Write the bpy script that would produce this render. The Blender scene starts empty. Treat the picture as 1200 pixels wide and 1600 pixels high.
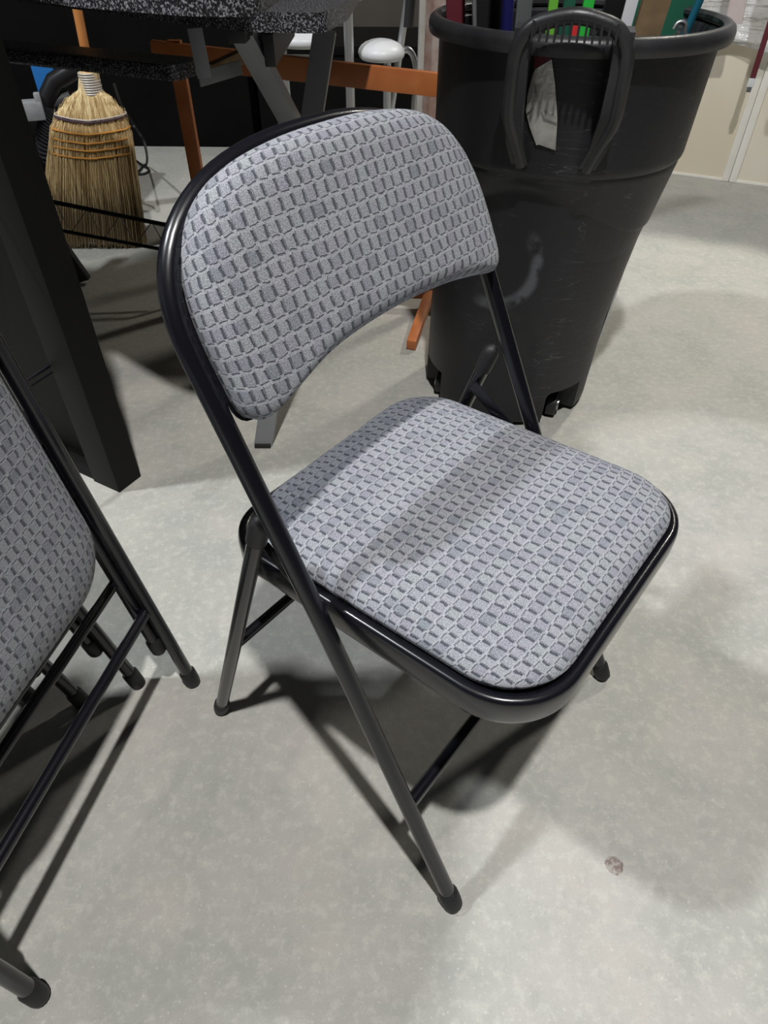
import bpy, bmesh, math, random
from mathutils import Vector, Matrix
random.seed(7)
D = bpy.data
COL = bpy.context.scene.collection
SC = bpy.context.scene

# ------------------------------------------------------------------ camera
CAM_Z = 0.9297; PITCH = -0.75041; ROLL = 0.0037; FPX = 1050.0
cF = Vector((0, math.cos(PITCH), math.sin(PITCH)))
r0 = Vector((1, 0, 0)); u0 = r0.cross(cF)
cR = r0*math.cos(ROLL) + u0*math.sin(ROLL)
cU = -r0*math.sin(ROLL) + u0*math.cos(ROLL)
cd = D.cameras.new('camera'); cam = D.objects.new('camera', cd); COL.objects.link(cam)
cd.sensor_fit = 'VERTICAL'; cd.sensor_height = 24.0; cd.lens = 24.0*FPX/1600.0
cd.clip_start = 0.02
m = Matrix((cR, cU, -cF)).transposed().to_4x4(); m.translation = Vector((0, 0, CAM_Z))
cam.matrix_world = m
SC.camera = cam

# ------------------------------------------------------------------ world + lamps + exposure
w = D.worlds.new('world'); SC.world = w; w.use_nodes = True
w.node_tree.nodes['Background'].inputs[0].default_value = (0.9, 0.95, 1.0, 1)
w.node_tree.nodes['Background'].inputs[1].default_value = 0.010
def lamp(name, loc, target, power, size, color, spread=180, shape='DISK', sy=None):
    l = D.lights.new(name, 'AREA'); l.energy = power; l.shape = shape; l.size = size
    if sy: l.size_y = sy
    l.color = color; l.spread = math.radians(spread)
    o = D.objects.new(name, l); COL.objects.link(o); o.location = loc
    o.rotation_euler = (Vector(target)-Vector(loc)).to_track_quat('-Z', 'Y').to_euler()
    return o
lamp('ceiling_lamp', (0.15, -0.47, 4.0), (0.15, -0.2, 0), 106, 0.13, (1.0, 0.985, 0.965))
lamp('ceiling_lamp', (-2.47, 0.62, 4.0), (-1.6, 0.7, 0), 98, 0.24, (0.93, 0.97, 1.0))
lamp('ceiling_lamp', (2.5, 4.2, 4.0), (1.75, 2.8, 0), 20, 0.3, (1.0, 0.95, 0.84), 70)
lamp('ceiling_lamp', (-0.9, 5.6, 4.0), (-0.6, 4.9, 0), 6, 0.3, (1.0, 0.98, 0.92), 60)
SC.view_settings.view_transform = 'Standard'; SC.view_settings.look = 'None'
SC.view_settings.exposure = 0.28; SC.view_settings.gamma = 1.0
SC.view_settings.use_curve_mapping = False

# ------------------------------------------------------------------ helpers
def ray(x, y): return cF + cR*((x-600)/FPX) - cU*((y-800)/FPX)
def gp(x, y, z=0.0):
    d = ray(x, y); return Vector((0, 0, CAM_Z)) + d*((z-CAM_Z)/d.z)
def dp(x, y, dist):
    d = ray(x, y); return Vector((0, 0, CAM_Z)) + d*(dist/d.y)

def mat(name, col, rough=0.5, metal=0.0, spec=0.5, noise=None, bump=None, coat=0.0, alpha=None):
    """noise=(scale, col2, detail[, lo, hi]); bump=(scale, strength)"""
    mt = D.materials.new(name); mt.use_nodes = True
    nt = mt.node_tree; b = nt.nodes['Principled BSDF']
    b.inputs['Base Color'].default_value = (*col, 1); b.inputs['Roughness'].default_value = rough
    b.inputs['Metallic'].default_value = metal; b.inputs['Specular IOR Level'].default_value = spec
    b.inputs['Coat Weight'].default_value = coat
    tc = nt.nodes.new('ShaderNodeTexCoord')
    if noise:
        n = nt.nodes.new('ShaderNodeTexNoise'); n.inputs['Scale'].default_value = noise[0]
        n.inputs['Detail'].default_value = noise[2]
        nt.links.new(tc.outputs['Object'], n.inputs['Vector'])
        r = nt.nodes.new('ShaderNodeValToRGB')
        lo, hi = (noise[3], noise[4]) if len(noise) > 3 else (0.35, 0.65)
        r.color_ramp.elements[0].position = lo; r.color_ramp.elements[1].position = hi
        r.color_ramp.elements[0].color = (*col, 1); r.color_ramp.elements[1].color = (*noise[1], 1)
        nt.links.new(n.outputs['Fac'], r.inputs['Fac']); nt.links.new(r.outputs['Color'], b.inputs['Base Color'])
    if bump:
        n2 = nt.nodes.new('ShaderNodeTexNoise'); n2.inputs['Scale'].default_value = bump[0]
        n2.inputs['Detail'].default_value = 4
        nt.links.new(tc.outputs['Object'], n2.inputs['Vector'])
        bp = nt.nodes.new('ShaderNodeBump'); bp.inputs['Strength'].default_value = bump[1]
        bp.inputs['Distance'].default_value = 0.002
        nt.links.new(n2.outputs['Fac'], bp.inputs['Height']); nt.links.new(bp.outputs['Normal'], b.inputs['Normal'])
    return mt

class G:
    """tiny node graph helper"""
    def __init__(s, mt): s.nt = mt.node_tree
    def n(s, t, **k):
        nd = s.nt.nodes.new(t)
        for a, v in k.items(): setattr(nd, a, v)
        return nd
    def put(s, sock, v):
        if hasattr(v, 'is_output') or isinstance(v, bpy.types.NodeSocket): s.nt.links.new(v, sock)
        else: sock.default_value = v
    def m(s, op, a, b=None, c=None, clamp=False):
        nd = s.n('ShaderNodeMath', operation=op, use_clamp=clamp)
        for i, v in enumerate((a, b, c)):
            if v is not None: s.put(nd.inputs[i], v)
        return nd.outputs[0]
    def step(s, v, a, b):
        nd = s.n('ShaderNodeMapRange', interpolation_type='SMOOTHSTEP')
        s.put(nd.inputs[0], v); nd.inputs[1].default_value = a; nd.inputs[2].default_value = b
        return nd.outputs[0]
    def mix(s, f, a, b, mode='MIX'):
        nd = s.n('ShaderNodeMix', data_type='RGBA', blend_type=mode)
        s.put(nd.inputs[0], f)
        for k, v in ((6, a), (7, b)):
            s.put(nd.inputs[k], v if not isinstance(v, tuple) else (*v[:3], 1))
        return nd.outputs[2]
    def noise(s, vec, scale, detail=2, rough=0.5):
        nd = s.n('ShaderNodeTexNoise'); nd.inputs['Scale'].default_value = scale
        nd.inputs['Detail'].default_value = detail; nd.inputs['Roughness'].default_value = rough
        s.put(nd.inputs['Vector'], vec); return nd.outputs['Fac']
    def bump(s, h, dist, strength=1.0):
        nd = s.n('ShaderNodeBump'); nd.inputs['Distance'].default_value = dist
        nd.inputs['Strength'].default_value = strength; s.put(nd.inputs['Height'], h); return nd.outputs[0]

# fabric: basket weave blocks in metres on the UV map
def fabric():
    mt = D.materials.new('woven_upholstery'); mt.use_nodes = True; g = G(mt)
    b = mt.node_tree.nodes['Principled BSDF']
    uv = g.n('ShaderNodeUVMap'); sp = g.n('ShaderNodeSeparateXYZ'); g.put(sp.inputs[0], uv.outputs[0])
    W, Hh = 0.0134, 0.0142
    # slight irregularity of the weave
    wob = g.m('MULTIPLY', g.m('SUBTRACT', g.noise(uv.outputs[0], 110, 2), 0.5), 0.34)
    v = g.m('ADD', g.m('DIVIDE', sp.outputs[1], Hh), wob)
    row = g.m('FLOOR', v)
    half = g.m('MULTIPLY', g.m('MODULO', g.m('ADD', row, 1000.0), 2.0), 0.16)
    u = g.m('ADD', g.m('ADD', g.m('DIVIDE', sp.outputs[0], W), half), wob)
    fu = g.m('FRACT', u); fv = g.m('FRACT', v)
    cell = g.n('ShaderNodeCombineXYZ'); g.put(cell.inputs[0], g.m('FLOOR', u)); g.put(cell.inputs[1], row)
    wn = g.n('ShaderNodeTexWhiteNoise', noise_dimensions='2D'); g.put(wn.inputs[0], cell.outputs[0])
    def window(v, a, b, e): return g.m('MULTIPLY', g.step(v, a, a+e), g.m('SUBTRACT', 1.0, g.step(v, b-e, b)))
    barm = g.m('MULTIPLY', window(fu, 0.74, 0.99, 0.05), window(fv, 0.14, 0.86, 0.06))
    gap_h = g.m('MULTIPLY', window(fv, 0.0, 0.13, 0.05), window(fu, 0.04, 0.78, 0.06))
    gap_v = g.m('MULTIPLY', window(fu, 0.0, 0.06, 0.02), window(fv, 0.1, 0.95, 0.06))
    fine = g.noise(uv.outputs[0], 1050, 2, 0.8)
    mid = g.noise(uv.outputs[0], 420, 2, 0.6)
    yarn = g.m('SINE', g.m('MULTIPLY', g.m('ADD', sp.outputs[0], sp.outputs[1]), 4200.0))
    base = g.mix(g.step(fine, 0.40, 0.60), (0.13, 0.135, 0.155), (0.50, 0.51, 0.555))
    base = g.mix(g.m('MULTIPLY', g.step(mid, 0.4, 0.7), 0.3), base, (0.56, 0.57, 0.61))
    hue = g.n('ShaderNodeValToRGB'); g.put(hue.inputs[0], wn.outputs[0])
    e = hue.color_ramp.elements; e[0].color = (0.70, 0.74, 0.76, 1); e[1].color = (1.0, 0.98, 1.0, 1)
    a = e.new(0.3); a.color = (0.93, 0.90, 0.96, 1); a = e.new(0.6); a.color = (0.96, 1.0, 0.97, 1)
    base = g.mix(1.0, base, hue.outputs[0], 'MULTIPLY')
    dark = g.mix(g.step(fine, 0.35, 0.7), (0.035, 0.04, 0.055), (0.14, 0.15, 0.18))
    c = g.mix(g.m('MULTIPLY', barm, g.m('MULTIPLY_ADD', mid, 0.9, 0.5, clamp=True)), base, dark)
    lite = g.m('MULTIPLY', g.m('SUBTRACT', 1.0, window(fv, 0.13, 0.90, 0.05)), g.m('SUBTRACT', 1.0, gap_h))
    c = g.mix(g.m('MULTIPLY', lite, g.m('MULTIPLY', mid, 0.5)), c, (0.56, 0.57, 0.61))
    c = g.mix(g.m('MULTIPLY', g.m('MAXIMUM', gap_h, gap_v), g.m('MULTIPLY_ADD', mid, 0.9, 0.15, clamp=True)), c, dark)
    g.put(b.inputs['Base Color'], c)
    b.inputs['Roughness'].default_value = 0.92; b.inputs['Specular IOR Level'].default_value = 0.15
    b.inputs['Sheen Weight'].default_value = 0.15
    hgt = g.m('SUBTRACT', g.m('MULTIPLY_ADD', fine, 0.35, 1.0), g.m('MAXIMUM', g.m('MULTIPLY', barm, 0.55), g.m('MULTIPLY', g.m('MAXIMUM', gap_h, gap_v), 0.9)))
    g.put(b.inputs['Normal'], g.bump(hgt, 0.0012, 0.9))
    return mt

def concrete():
    mt = D.materials.new('polished_concrete'); mt.use_nodes = True; g = G(mt)
    b = mt.node_tree.nodes['Principled BSDF']
    tc = g.n('ShaderNodeTexCoord'); P = tc.outputs['Object']
    big = g.noise(P, 1.7, 4, 0.6); medn = g.noise(P, 9, 5, 0.65); small = g.noise(P, 60, 4, 0.7); grit = g.noise(P, 420, 2, 0.8)
    c = g.mix(g.step(big, 0.32, 0.68), (0.43, 0.425, 0.38), (0.475, 0.465, 0.435))
    c = g.mix(g.m('MULTIPLY', g.step(medn, 0.42, 0.66), 0.7), c, (0.375, 0.385, 0.355))
    c = g.mix(g.m('MULTIPLY', g.step(g.noise(P, 5.3, 3), 0.48, 0.70), 0.5), c, (0.55, 0.505, 0.465))
    c = g.mix(g.m('MULTIPLY', g.step(small, 0.46, 0.68), 0.5), c, (0.60, 0.59, 0.53))
    c = g.mix(g.m('MULTIPLY', g.step(g.noise(P, 33, 4, 0.7), 0.52, 0.7), 0.35), c, (0.36, 0.365, 0.34))
    c = g.mix(g.m('MULTIPLY', g.step(grit, 0.56, 0.72), 0.34), c, (0.27, 0.27, 0.25))
    c = g.mix(g.m('MULTIPLY', g.step(g.noise(P, 210, 1), 0.66, 0.74), 0.5), c, (0.66, 0.65, 0.60))
    # hairline crack
    pts = [(1078, 425), (1088, 470), (1112, 515), (1100, 555), (1108, 585), (1140, 622), (1170, 668), (1196, 718), (1215, 800)]
    W = [gp(*p) for p in pts]
    wb = g.m('MULTIPLY', g.m('SUBTRACT', g.noise(P, 30, 3), 0.5), 0.03)
    sp = g.n('ShaderNodeSeparateXYZ'); g.put(sp.inputs[0], P)
    X = g.m('ADD', sp.outputs[0], wb); Y = g.m('SUBTRACT', sp.outputs[1], wb)
    dmin = None
    for A, B in zip(W, W[1:]):
        ex, ey = B.x-A.x, B.y-A.y; L2 = ex*ex+ey*ey
        px = g.m('SUBTRACT', X, A.x); py = g.m('SUBTRACT', Y, A.y)
        t = g.m('DIVIDE', g.m('ADD', g.m('MULTIPLY', px, ex), g.m('MULTIPLY', py, ey)), L2, clamp=True)
        dx = g.m('SUBTRACT', px, g.m('MULTIPLY', t, ex)); dy = g.m('SUBTRACT', py, g.m('MULTIPLY', t, ey))
        dd = g.m('SQRT', g.m('ADD', g.m('MULTIPLY', dx, dx), g.m('MULTIPLY', dy, dy)))
        dmin = dd if dmin is None else g.m('MINIMUM', dmin, dd)
    crack = g.m('SUBTRACT', 1.0, g.step(dmin, 0.0006, 0.0028))
    c = g.mix(g.m('MULTIPLY', crack, 0.6), c, (0.20, 0.195, 0.175))
    g.put(b.inputs['Base Color'], c)
    g.put(b.inputs['Roughness'], g.m('MULTIPLY_ADD', medn, 0.22, 0.42))
    b.inputs['Specular IOR Level'].default_value = 0.35
    g.put(b.inputs['Normal'], g.bump(g.m('ADD', grit, g.m('MULTIPLY', small, 2.0)), 0.0006, 0.35))
    return mt

def desk_speckle():
    mt = D.materials.new('speckled_laminate'); mt.use_nodes = True; g = G(mt)
    b = mt.node_tree.nodes['Principled BSDF']
    tc = g.n('ShaderNodeTexCoord'); P = tc.outputs['Object']
    c = g.mix(g.step(g.noise(P, 330, 2, 0.7), 0.50, 0.62), (0.012, 0.012, 0.014), (0.30, 0.30, 0.33))
    g.put(b.inputs['Base Color'], c); b.inputs['Roughness'].default_value = 0.38
    g.put(b.inputs['Normal'], g.bump(g.noise(P, 600, 2), 0.0005, 0.5))
    return mt

def can_plastic():
    mt = D.materials.new('scuffed_black_plastic'); mt.use_nodes = True; g = G(mt)
    b = mt.node_tree.nodes['Principled BSDF']
    tc = g.n('ShaderNodeTexCoord'); P = tc.outputs['Object']
    mp = g.n('ShaderNodeMapping'); mp.inputs['Scale'].default_value = (1, 1, 0.35); g.put(mp.inputs[0], P)
    dust = g.noise(mp.outputs[0], 7, 6, 0.65)
    c = g.mix(g.m('MULTIPLY', g.step(dust, 0.5, 0.78), 0.5), (0.009, 0.009, 0.0115), (0.034, 0.034, 0.039))
    # thin scratches
    mp2 = g.n('ShaderNodeMapping'); mp2.inputs['Rotation'].default_value = (0.3, 0.5, 0.4); mp2.inputs['Scale'].default_value = (3, 3, 26); g.put(mp2.inputs[0], P)
    scr = g.m('SUBTRACT', 1.0, g.step(g.m('ABSOLUTE', g.m('SUBTRACT', g.noise(mp2.outputs[0], 2.2, 2), 0.5)), 0.0, 0.008))
    c = g.mix(g.m('MULTIPLY', g.m('MULTIPLY', scr, g.step(dust, 0.5, 0.6)), 0.3), c, (0.2, 0.2, 0.21))
    # pale curved rub mark on the front
    sp = g.n('ShaderNodeSeparateXYZ'); g.put(sp.inputs[0], P)
    dx = g.m('SUBTRACT', sp.outputs[0], -0.088); dz = g.m('SUBTRACT', sp.outputs[2], 0.385)
    rr = g.m('SQRT', g.m('ADD', g.m('MULTIPLY', dx, dx), g.m('MULTIPLY', g.m('MULTIPLY', dz, dz), 0.8)))
    ring = g.m('SUBTRACT', 1.0, g.step(g.m('ABSOLUTE', g.m('SUBTRACT', rr, 0.078)), 0.004, 0.017))
    sect = g.m('MULTIPLY', g.step(g.m('ADD', dx, g.m('MULTIPLY', dz, -0.6)), 0.01, 0.05), g.step(sp.outputs[1], 0.0, -0.05))
    sect = g.m('MULTIPLY', sect, g.m('SUBTRACT', 1.0, g.step(sp.outputs[1], -0.12, 0.0)))
    c = g.mix(g.m('MULTIPLY', g.m('MULTIPLY', ring, sect), g.m('MULTIPLY', g.step(g.noise(P, 28, 3), 0.35, 0.6), 0.5)), c, (0.17, 0.18, 0.2))
    g.put(b.inputs['Base Color'], c)
    g.put(b.inputs['Roughness'], g.m('MULTIPLY_ADD', dust, 0.35, 0.3))
    g.put(b.inputs['Normal'], g.bump(g.m('ADD', dust, g.noise(P, 90, 3)), 0.002, 0.25))
    return mt

M = {}
M['fabric'] = fabric()
M['steel'] = mat('black_enamel_steel', (0.006, 0.0062, 0.0095), 0.27, 0.0, 0.55, bump=(60, 0.03), coat=0.25)
M['rubber'] = mat('black_rubber', (0.014, 0.014, 0.015), 0.55, bump=(200, 0.2))
M['rivet'] = mat('zinc_rivet', (0.45, 0.45, 0.47), 0.3, 0.9)
M['concrete'] = concrete()
M['speckle'] = desk_speckle()
M['can'] = can_plastic()
M['canrim'] = mat('rim_black_plastic', (0.013, 0.013, 0.015), 0.38, noise=(8, (0.035, 0.035, 0.038), 5), bump=(150, 0.15))
M['straw'] = None
M['cab'] = mat('matt_black_sheet_metal', (0.0035, 0.0035, 0.0035), 0.6, spec=0.2, noise=(3, (0.0055, 0.0055, 0.005), 3), bump=(300, 0.1))
M['greyleg'] = mat('grey_powdercoat', (0.30, 0.31, 0.32), 0.5, 0.25, noise=(6, (0.24, 0.25, 0.26), 3))
M['blackleg'] = mat('black_powdercoat', (0.02, 0.02, 0.022), 0.5)
M['orange'] = mat('orange_stained_wood', (0.56, 0.19, 0.055), 0.5, noise=(14, (0.44, 0.13, 0.035), 6), bump=(80, 0.15))
M['pine'] = mat('raw_pine', (0.42, 0.27, 0.13), 0.7, noise=(25, (0.28, 0.16, 0.07), 5))
M['weather'] = mat('weathered_board', (0.26, 0.17, 0.135), 0.85, noise=(16, (0.36, 0.30, 0.27), 6, 0.4, 0.6), bump=(60, 0.5))
M['weatherlight'] = mat('whitewashed_board', (0.44, 0.42, 0.39), 0.8, noise=(12, (0.33, 0.31, 0.28), 5), bump=(60, 0.3))
M['alu'] = mat('aluminium_tube', (0.55, 0.56, 0.57), 0.38, 0.85)
M['whiteplastic'] = mat('white_plastic', (0.74, 0.75, 0.76), 0.4, noise=(5, (0.66, 0.67, 0.68), 2))
M['dark'] = mat('dark_store_plastic', (0.003, 0.0028, 0.0028), 0.8, spec=0.1, noise=(4, (0.005, 0.0045, 0.0043), 3))
M['darkhole'] = mat('dark_hole', (0.03, 0.03, 0.03), 0.6)

def finish(name, bm, material, parent=None, smooth=True, mats=None):
    me = D.meshes.new(name)
    bmesh.ops.recalc_face_normals(bm, faces=bm.faces)
    bm.to_mesh(me); bm.free()
    for f in me.polygons: f.use_smooth = smooth
    if mats:
        for x in mats: me.materials.append(x)
    else: me.materials.append(material)
    if smooth:
        me.set_sharp_from_angle(angle=math.radians(42))
    o = D.objects.new(name, me); COL.objects.link(o)
    if parent: o.parent = parent
    return o
def tag(o, label=None, cat=None, group=None, kind=None):
    if label: o['label'] = label
    if cat: o['category'] = cat
    if group: o['group'] = group
    if kind: o['kind'] = kind
    return o
def empty(name, loc, label, cat, group=None, rot=(0, 0, 0)):
    o = D.objects.new(name, None); COL.objects.link(o); o.location = loc; o.rotation_euler = rot
    o.empty_display_size = 0.05
    return tag(o, label, cat, group)
def dup(root, loc, rot, label, group=None):
    r = root.copy(); COL.objects.link(r); r.location = loc; r.rotation_euler = rot
    r['label'] = label
    if group: r['group'] = group
    for ch in list(root.children):
        c = ch.copy(); COL.objects.link(c); c.parent = r
        for gch in list(ch.children):
            d = gch.copy(); COL.objects.link(d); d.parent = c
    return r

def box(bm, c, s, rotz=0.0, bev=0.0, M4=None):
    mt = M4 if M4 is not None else Matrix.Translation(c) @ Matrix.Rotation(rotz, 4, 'Z')
    r = bmesh.ops.create_cube(bm, size=1.0, matrix=mt @ Matrix.Diagonal((*s, 1)))
    if bev > 0:
        es = list({e for v in r['verts'] for e in v.link_edges})
        bmesh.ops.bevel(bm, geom=es, offset=bev, segments=2, affect='EDGES', profile=0.6)
def bar(bm, p0, p1, wid, thk, side=(0, 0, 1), bev=0.002):
    """rectangular bar p0->p1, 'side' tells which way the width points"""
    p0 = Vector(p0); p1 = Vector(p1); z = (p1-p0); L = z.length; z.normalize()
    x = Vector(side); x = (x - z*x.dot(z)).normalized(); y = z.cross(x)
    mt = Matrix((x, y, z)).transposed().to_4x4(); mt.translation = (p0+p1)/2
    box(bm, None, (wid, thk, L), bev=bev, M4=mt)
def tube(bm, pts, r, n=14, caps=True, flat=1.0):
    pts = [Vector(p) for p in pts]
    rr = r if isinstance(r, (list, tuple)) else [r]*len(pts)
    prev = None; rings = []
    for i, p in enumerate(pts):
        a = pts[max(i-1, 0)]; b = pts[min(i+1, len(pts)-1)]
        t = (b-a).normalized()
        if prev is None:
            x = t.orthogonal().normalized()
        else:
            x = (prev - t*prev.dot(t)).normalized()
        prev = x; y = t.cross(x)
        rings.append([bm.verts.new(p + (x*math.cos(2*math.pi*k/n) + y*math.sin(2*math.pi*k/n)*flat)*rr[i]) for k in range(n)])
    for A, B in zip(rings, rings[1:]):
        for k in range(n): bm.faces.new((A[k], A[(k+1) % n], B[(k+1) % n], B[k]))
    if caps:
        bm.faces.new(rings[0][::-1]); bm.faces.new(rings[-1])
def dome(bm, c, axis, r, h, n=14, base=0.0):
    """rounded cap starting at c, going h along axis; base = straight part"""
    axis = Vector(axis).normalized(); c = Vector(c)
    pts = [c, c+axis*base]; rad = [r, r]
    for k in range(1, 6):
        a = k/5*math.pi/2*0.97
        pts.append(c+axis*(base+(h-base)*math.sin(a))); rad.append(r*math.cos(a))
    tube(bm, pts, rad, n)
def lathe(bm, prof, n=64, c=(0, 0, 0), cap0=False, cap1=False):
    rings = []
    for (r, z) in prof:
        rings.append([bm.verts.new((c[0]+r*math.cos(2*math.pi*k/n), c[1]+r*math.sin(2*math.pi*k/n), c[2]+z)) for k in range(n)])
    for A, B in zip(rings, rings[1:]):
        for k in range(n): bm.faces.new((A[k], A[(k+1) % n], B[(k+1) % n], B[k]))
    if cap0: bm.faces.new(rings[0][::-1])
    if cap1: bm.faces.new(rings[-1])
def smoothline(P, sub=8, closed=False):
    """Catmull-Rom"""
    P = [Vector(p) for p in P]; out = []; n = len(P)
    for i in range(n if closed else n-1):
        if closed: a, b, c, d = P[i-1], P[i], P[(i+1) % n], P[(i+2) % n]
        else: a, b, c, d = P[max(i-1, 0)], P[i], P[i+1], P[min(i+2, n-1)]
        for k in range(sub):
            t = k/sub
            out.append(0.5*((2*b)+(c-a)*t+(2*a-5*b+4*c-d)*t*t+(3*b-a-3*c+d)*t**3))
    if not closed: out.append(P[-1])
    return out
def prism(bm, outline, z0, z1, bev=0.0):
    """outline list of (x,y) extruded z0..z1"""
    A = [bm.verts.new((x, y, z0)) for x, y in outline]; B = [bm.verts.new((x, y, z1)) for x, y in outline]
    n = len(A); bm.faces.new(A[::-1]); top = bm.faces.new(B)
    for k in range(n): bm.faces.new((A[k], A[(k+1) % n], B[(k+1) % n], B[k]))
    if bev:
        es = [e for e in bm.edges if abs(e.verts[0].co.z-e.verts[1].co.z) < 1e-6]
        bmesh.ops.bevel(bm, geom=es, offset=bev, segments=3, affect='EDGES', profile=0.55)
def roundpoly(P, rads, seg=8):
    """round the corners of polygon P (list of 2D) by radii"""
    out = []; n = len(P)
    for i in range(n):
        a, b, c = Vector(P[i-1]), Vector(P[i]), Vector(P[(i+1) % n])
        r = rads[i] if isinstance(rads, (list, tuple)) else rads
        u = (a-b).normalized(); v = (c-b).normalized(); ang = u.angle(v)
        if r <= 0: out.append(b.copy()); continue
        t = r/math.tan(ang/2); s = b+u*t; e = b+v*t
        ctr = b + (u+v).normalized()*(r/math.sin(ang/2))
        a0 = math.atan2((s-ctr).y, (s-ctr).x); a1 = math.atan2((e-ctr).y, (e-ctr).x)
        da = (a1-a0+math.pi) % (2*math.pi)-math.pi
        for k in range(seg+1):
            q = a0+da*k/seg; out.append(ctr+Vector((math.cos(q), math.sin(q)))*r)
    return out
def resample(P, n):
    P = [Vector(p) for p in P]; L = [0]
    for i in range(len(P)): L.append(L[-1]+(P[(i+1) % len(P)]-P[i]).length)
    out = []; j = 0
    for k in range(n):
        s = L[-1]*k/n
        while L[j+1] < s: j += 1
        t = (s-L[j])/max(L[j+1]-L[j], 1e-9)
        out.append(P[j].lerp(P[(j+1) % len(P)], t))
    return out
def inset(P, d):
    """move a CCW outline inward by d"""
    n = len(P); out = []
    for i in range(n):
        t = (P[(i+1) % n]-P[i-1]).normalized(); out.append(P[i]+Vector((-t.y, t.x))*d)
    return out

# ------------------------------------------------------------------ floor and walls
bm = bmesh.new()
bmesh.ops.create_grid(bm, x_segments=2, y_segments=2, size=9.0)
fl = finish('floor', bm, M['concrete']); fl.location = (0, 2.5, 0); tag(fl, kind='structure')
M['wall'] = mat('dim_painted_wall', (0.16, 0.145, 0.125), 0.9, noise=(1.5, (0.20, 0.18, 0.155), 4), bump=(40, 0.2))
bm = bmesh.new(); box(bm, (0, 7.05, 1.6), (18, 0.1, 3.2)); tag(finish('wall_back', bm, M['wall'], smooth=False), kind='structure')

# ------------------------------------------------------------------ folding chairs
L1v, ZB, SA, S2 = 0.4322, 0.3892, 0.4828, 0.4983
UP1 = Vector((-SA, 0, 1)).normalized(); UP2 = Vector((-S2, 0, 1)).normalized()
N1 = Vector((0, 1, 0)).cross(UP1); N2 = Vector((0, 1, 0)).cross(UP2)
def mp_open(L, y, n):
    if L < L1v: return Vector((0.1927, y, 0)) + UP1*L + N1*n
    return Vector((0.1927, y, 0)) + UP1*L1v + UP2*(L-L1v) + N2*n
def mp_fold(L, y, n): return Vector((n, y, L))
def halfw(L): return 0.2114 + (0.2050-0.2114)*min(L/L1v, 1)
LS, LT = 0.724, 0.857          # where the hoop starts to bend, its top

def pillow(bm, outline, place, T, edge=0.006, rings=26, power=5.0, swap=False):
    """soft cushion: outline (2D), place(a,b,n)->3D; UV in metres"""
    uvl = bm.loops.layers.uv.verify()
    n = len(outline); cx = sum(p[0] for p in outline)/n; cy = sum(p[1] for p in outline)/n
    R = []; UV = []
    def ring(t, h, off=0):
        vs = []; us = []
        for p in outline:
            q = (cx+(p[0]-cx)*t, cy+(p[1]-cy)*t)
            vs.append(bm.verts.new(place(q[0], q[1], h))); r_ = math.hypot(p[0]-cx, p[1]-cy); f_ = 1+max(0.0, T-h)/r_ if t > 0.9 else 1+max(0.0, T-h)/r_*t; us.append((cx+(q[0]-cx)*f_, cy+(q[1]-cy)*f_))
        R.append(vs); UV.append(us)
    ring(0.985, -0.002)
    ring(1.0, edge*0.5)
    for k in range(rings):
        a = (k+0.5)/rings
        t = 1.0-a**2.2*0.96 if k else 0.9985
        t = 1.0 - 0.96*(a**1.7)
        h = edge*0.5 + (T-edge*0.5)*max(0.0, 1-t**power)**0.55
        ring(t, h)
    ctr = bm.verts.new(place(cx, cy, T))
    for i in range(len(R)-1):
        for k in range(n):
            k2 = (k+1) % n
            f = bm.faces.new((R[i][k], R[i][k2], R[i+1][k2], R[i+1][k]))
            for lp, q in zip(f.loops, (UV[i][k], UV[i][k2], UV[i+1][k2], UV[i+1][k])): lp[uvl].uv = (q[1]+3, q[0]+3) if swap else (q[0]+3, q[1]+3)
    for k in range(n):
        f = bm.faces.new((R[-1][k], R[-1][(k+1) % n], ctr))
        for lp, q in zip(f.loops, (UV[-1][k], UV[-1][(k+1) % n], (cx, cy))): lp[uvl].uv = (q[1]+3, q[0]+3) if swap else (q[0]+3, q[1]+3)

SEAT_OUT = roundpoly([(0.2217, -0.1878), (0.2217, 0.1878), (-0.1832, 0.1858), (-0.1832, -0.1858)], [0.078, 0.078, 0.062, 0.062], 12)
def seat_ring(d, n=180):
    return inset(resample(SEAT_OUT, n), d)
def back_outline():
    # (y, t) in the plane of the back, t measured from the bend of the tube
    P = [(-0.196, 0.305), (-0.196, 0.262), (-0.194, 0.236), (-0.181, 0.2255), (-0.158, 0.231), (-0.09, 0.2475), (0, 0.2525), (0.09, 0.2475), (0.158, 0.236),
         (0.180, 0.232), (0.193, 0.242), (0.196, 0.262), (0.196, 0.305), (0.191, 0.338), (0.179, 0.368), (0.156, 0.394), (0.118, 0.412), (0.06, 0.421), (0, 0.423),
         (-0.06, 0.421), (-0.118, 0.412), (-0.156, 0.394), (-0.179, 0.368), (-0.191, 0.338)]
    pl = smoothline([(a, b, 0) for a, b in P], 6, closed=True)
    return resample([Vector((p.x, p.y)) for p in pl], 180)

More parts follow.
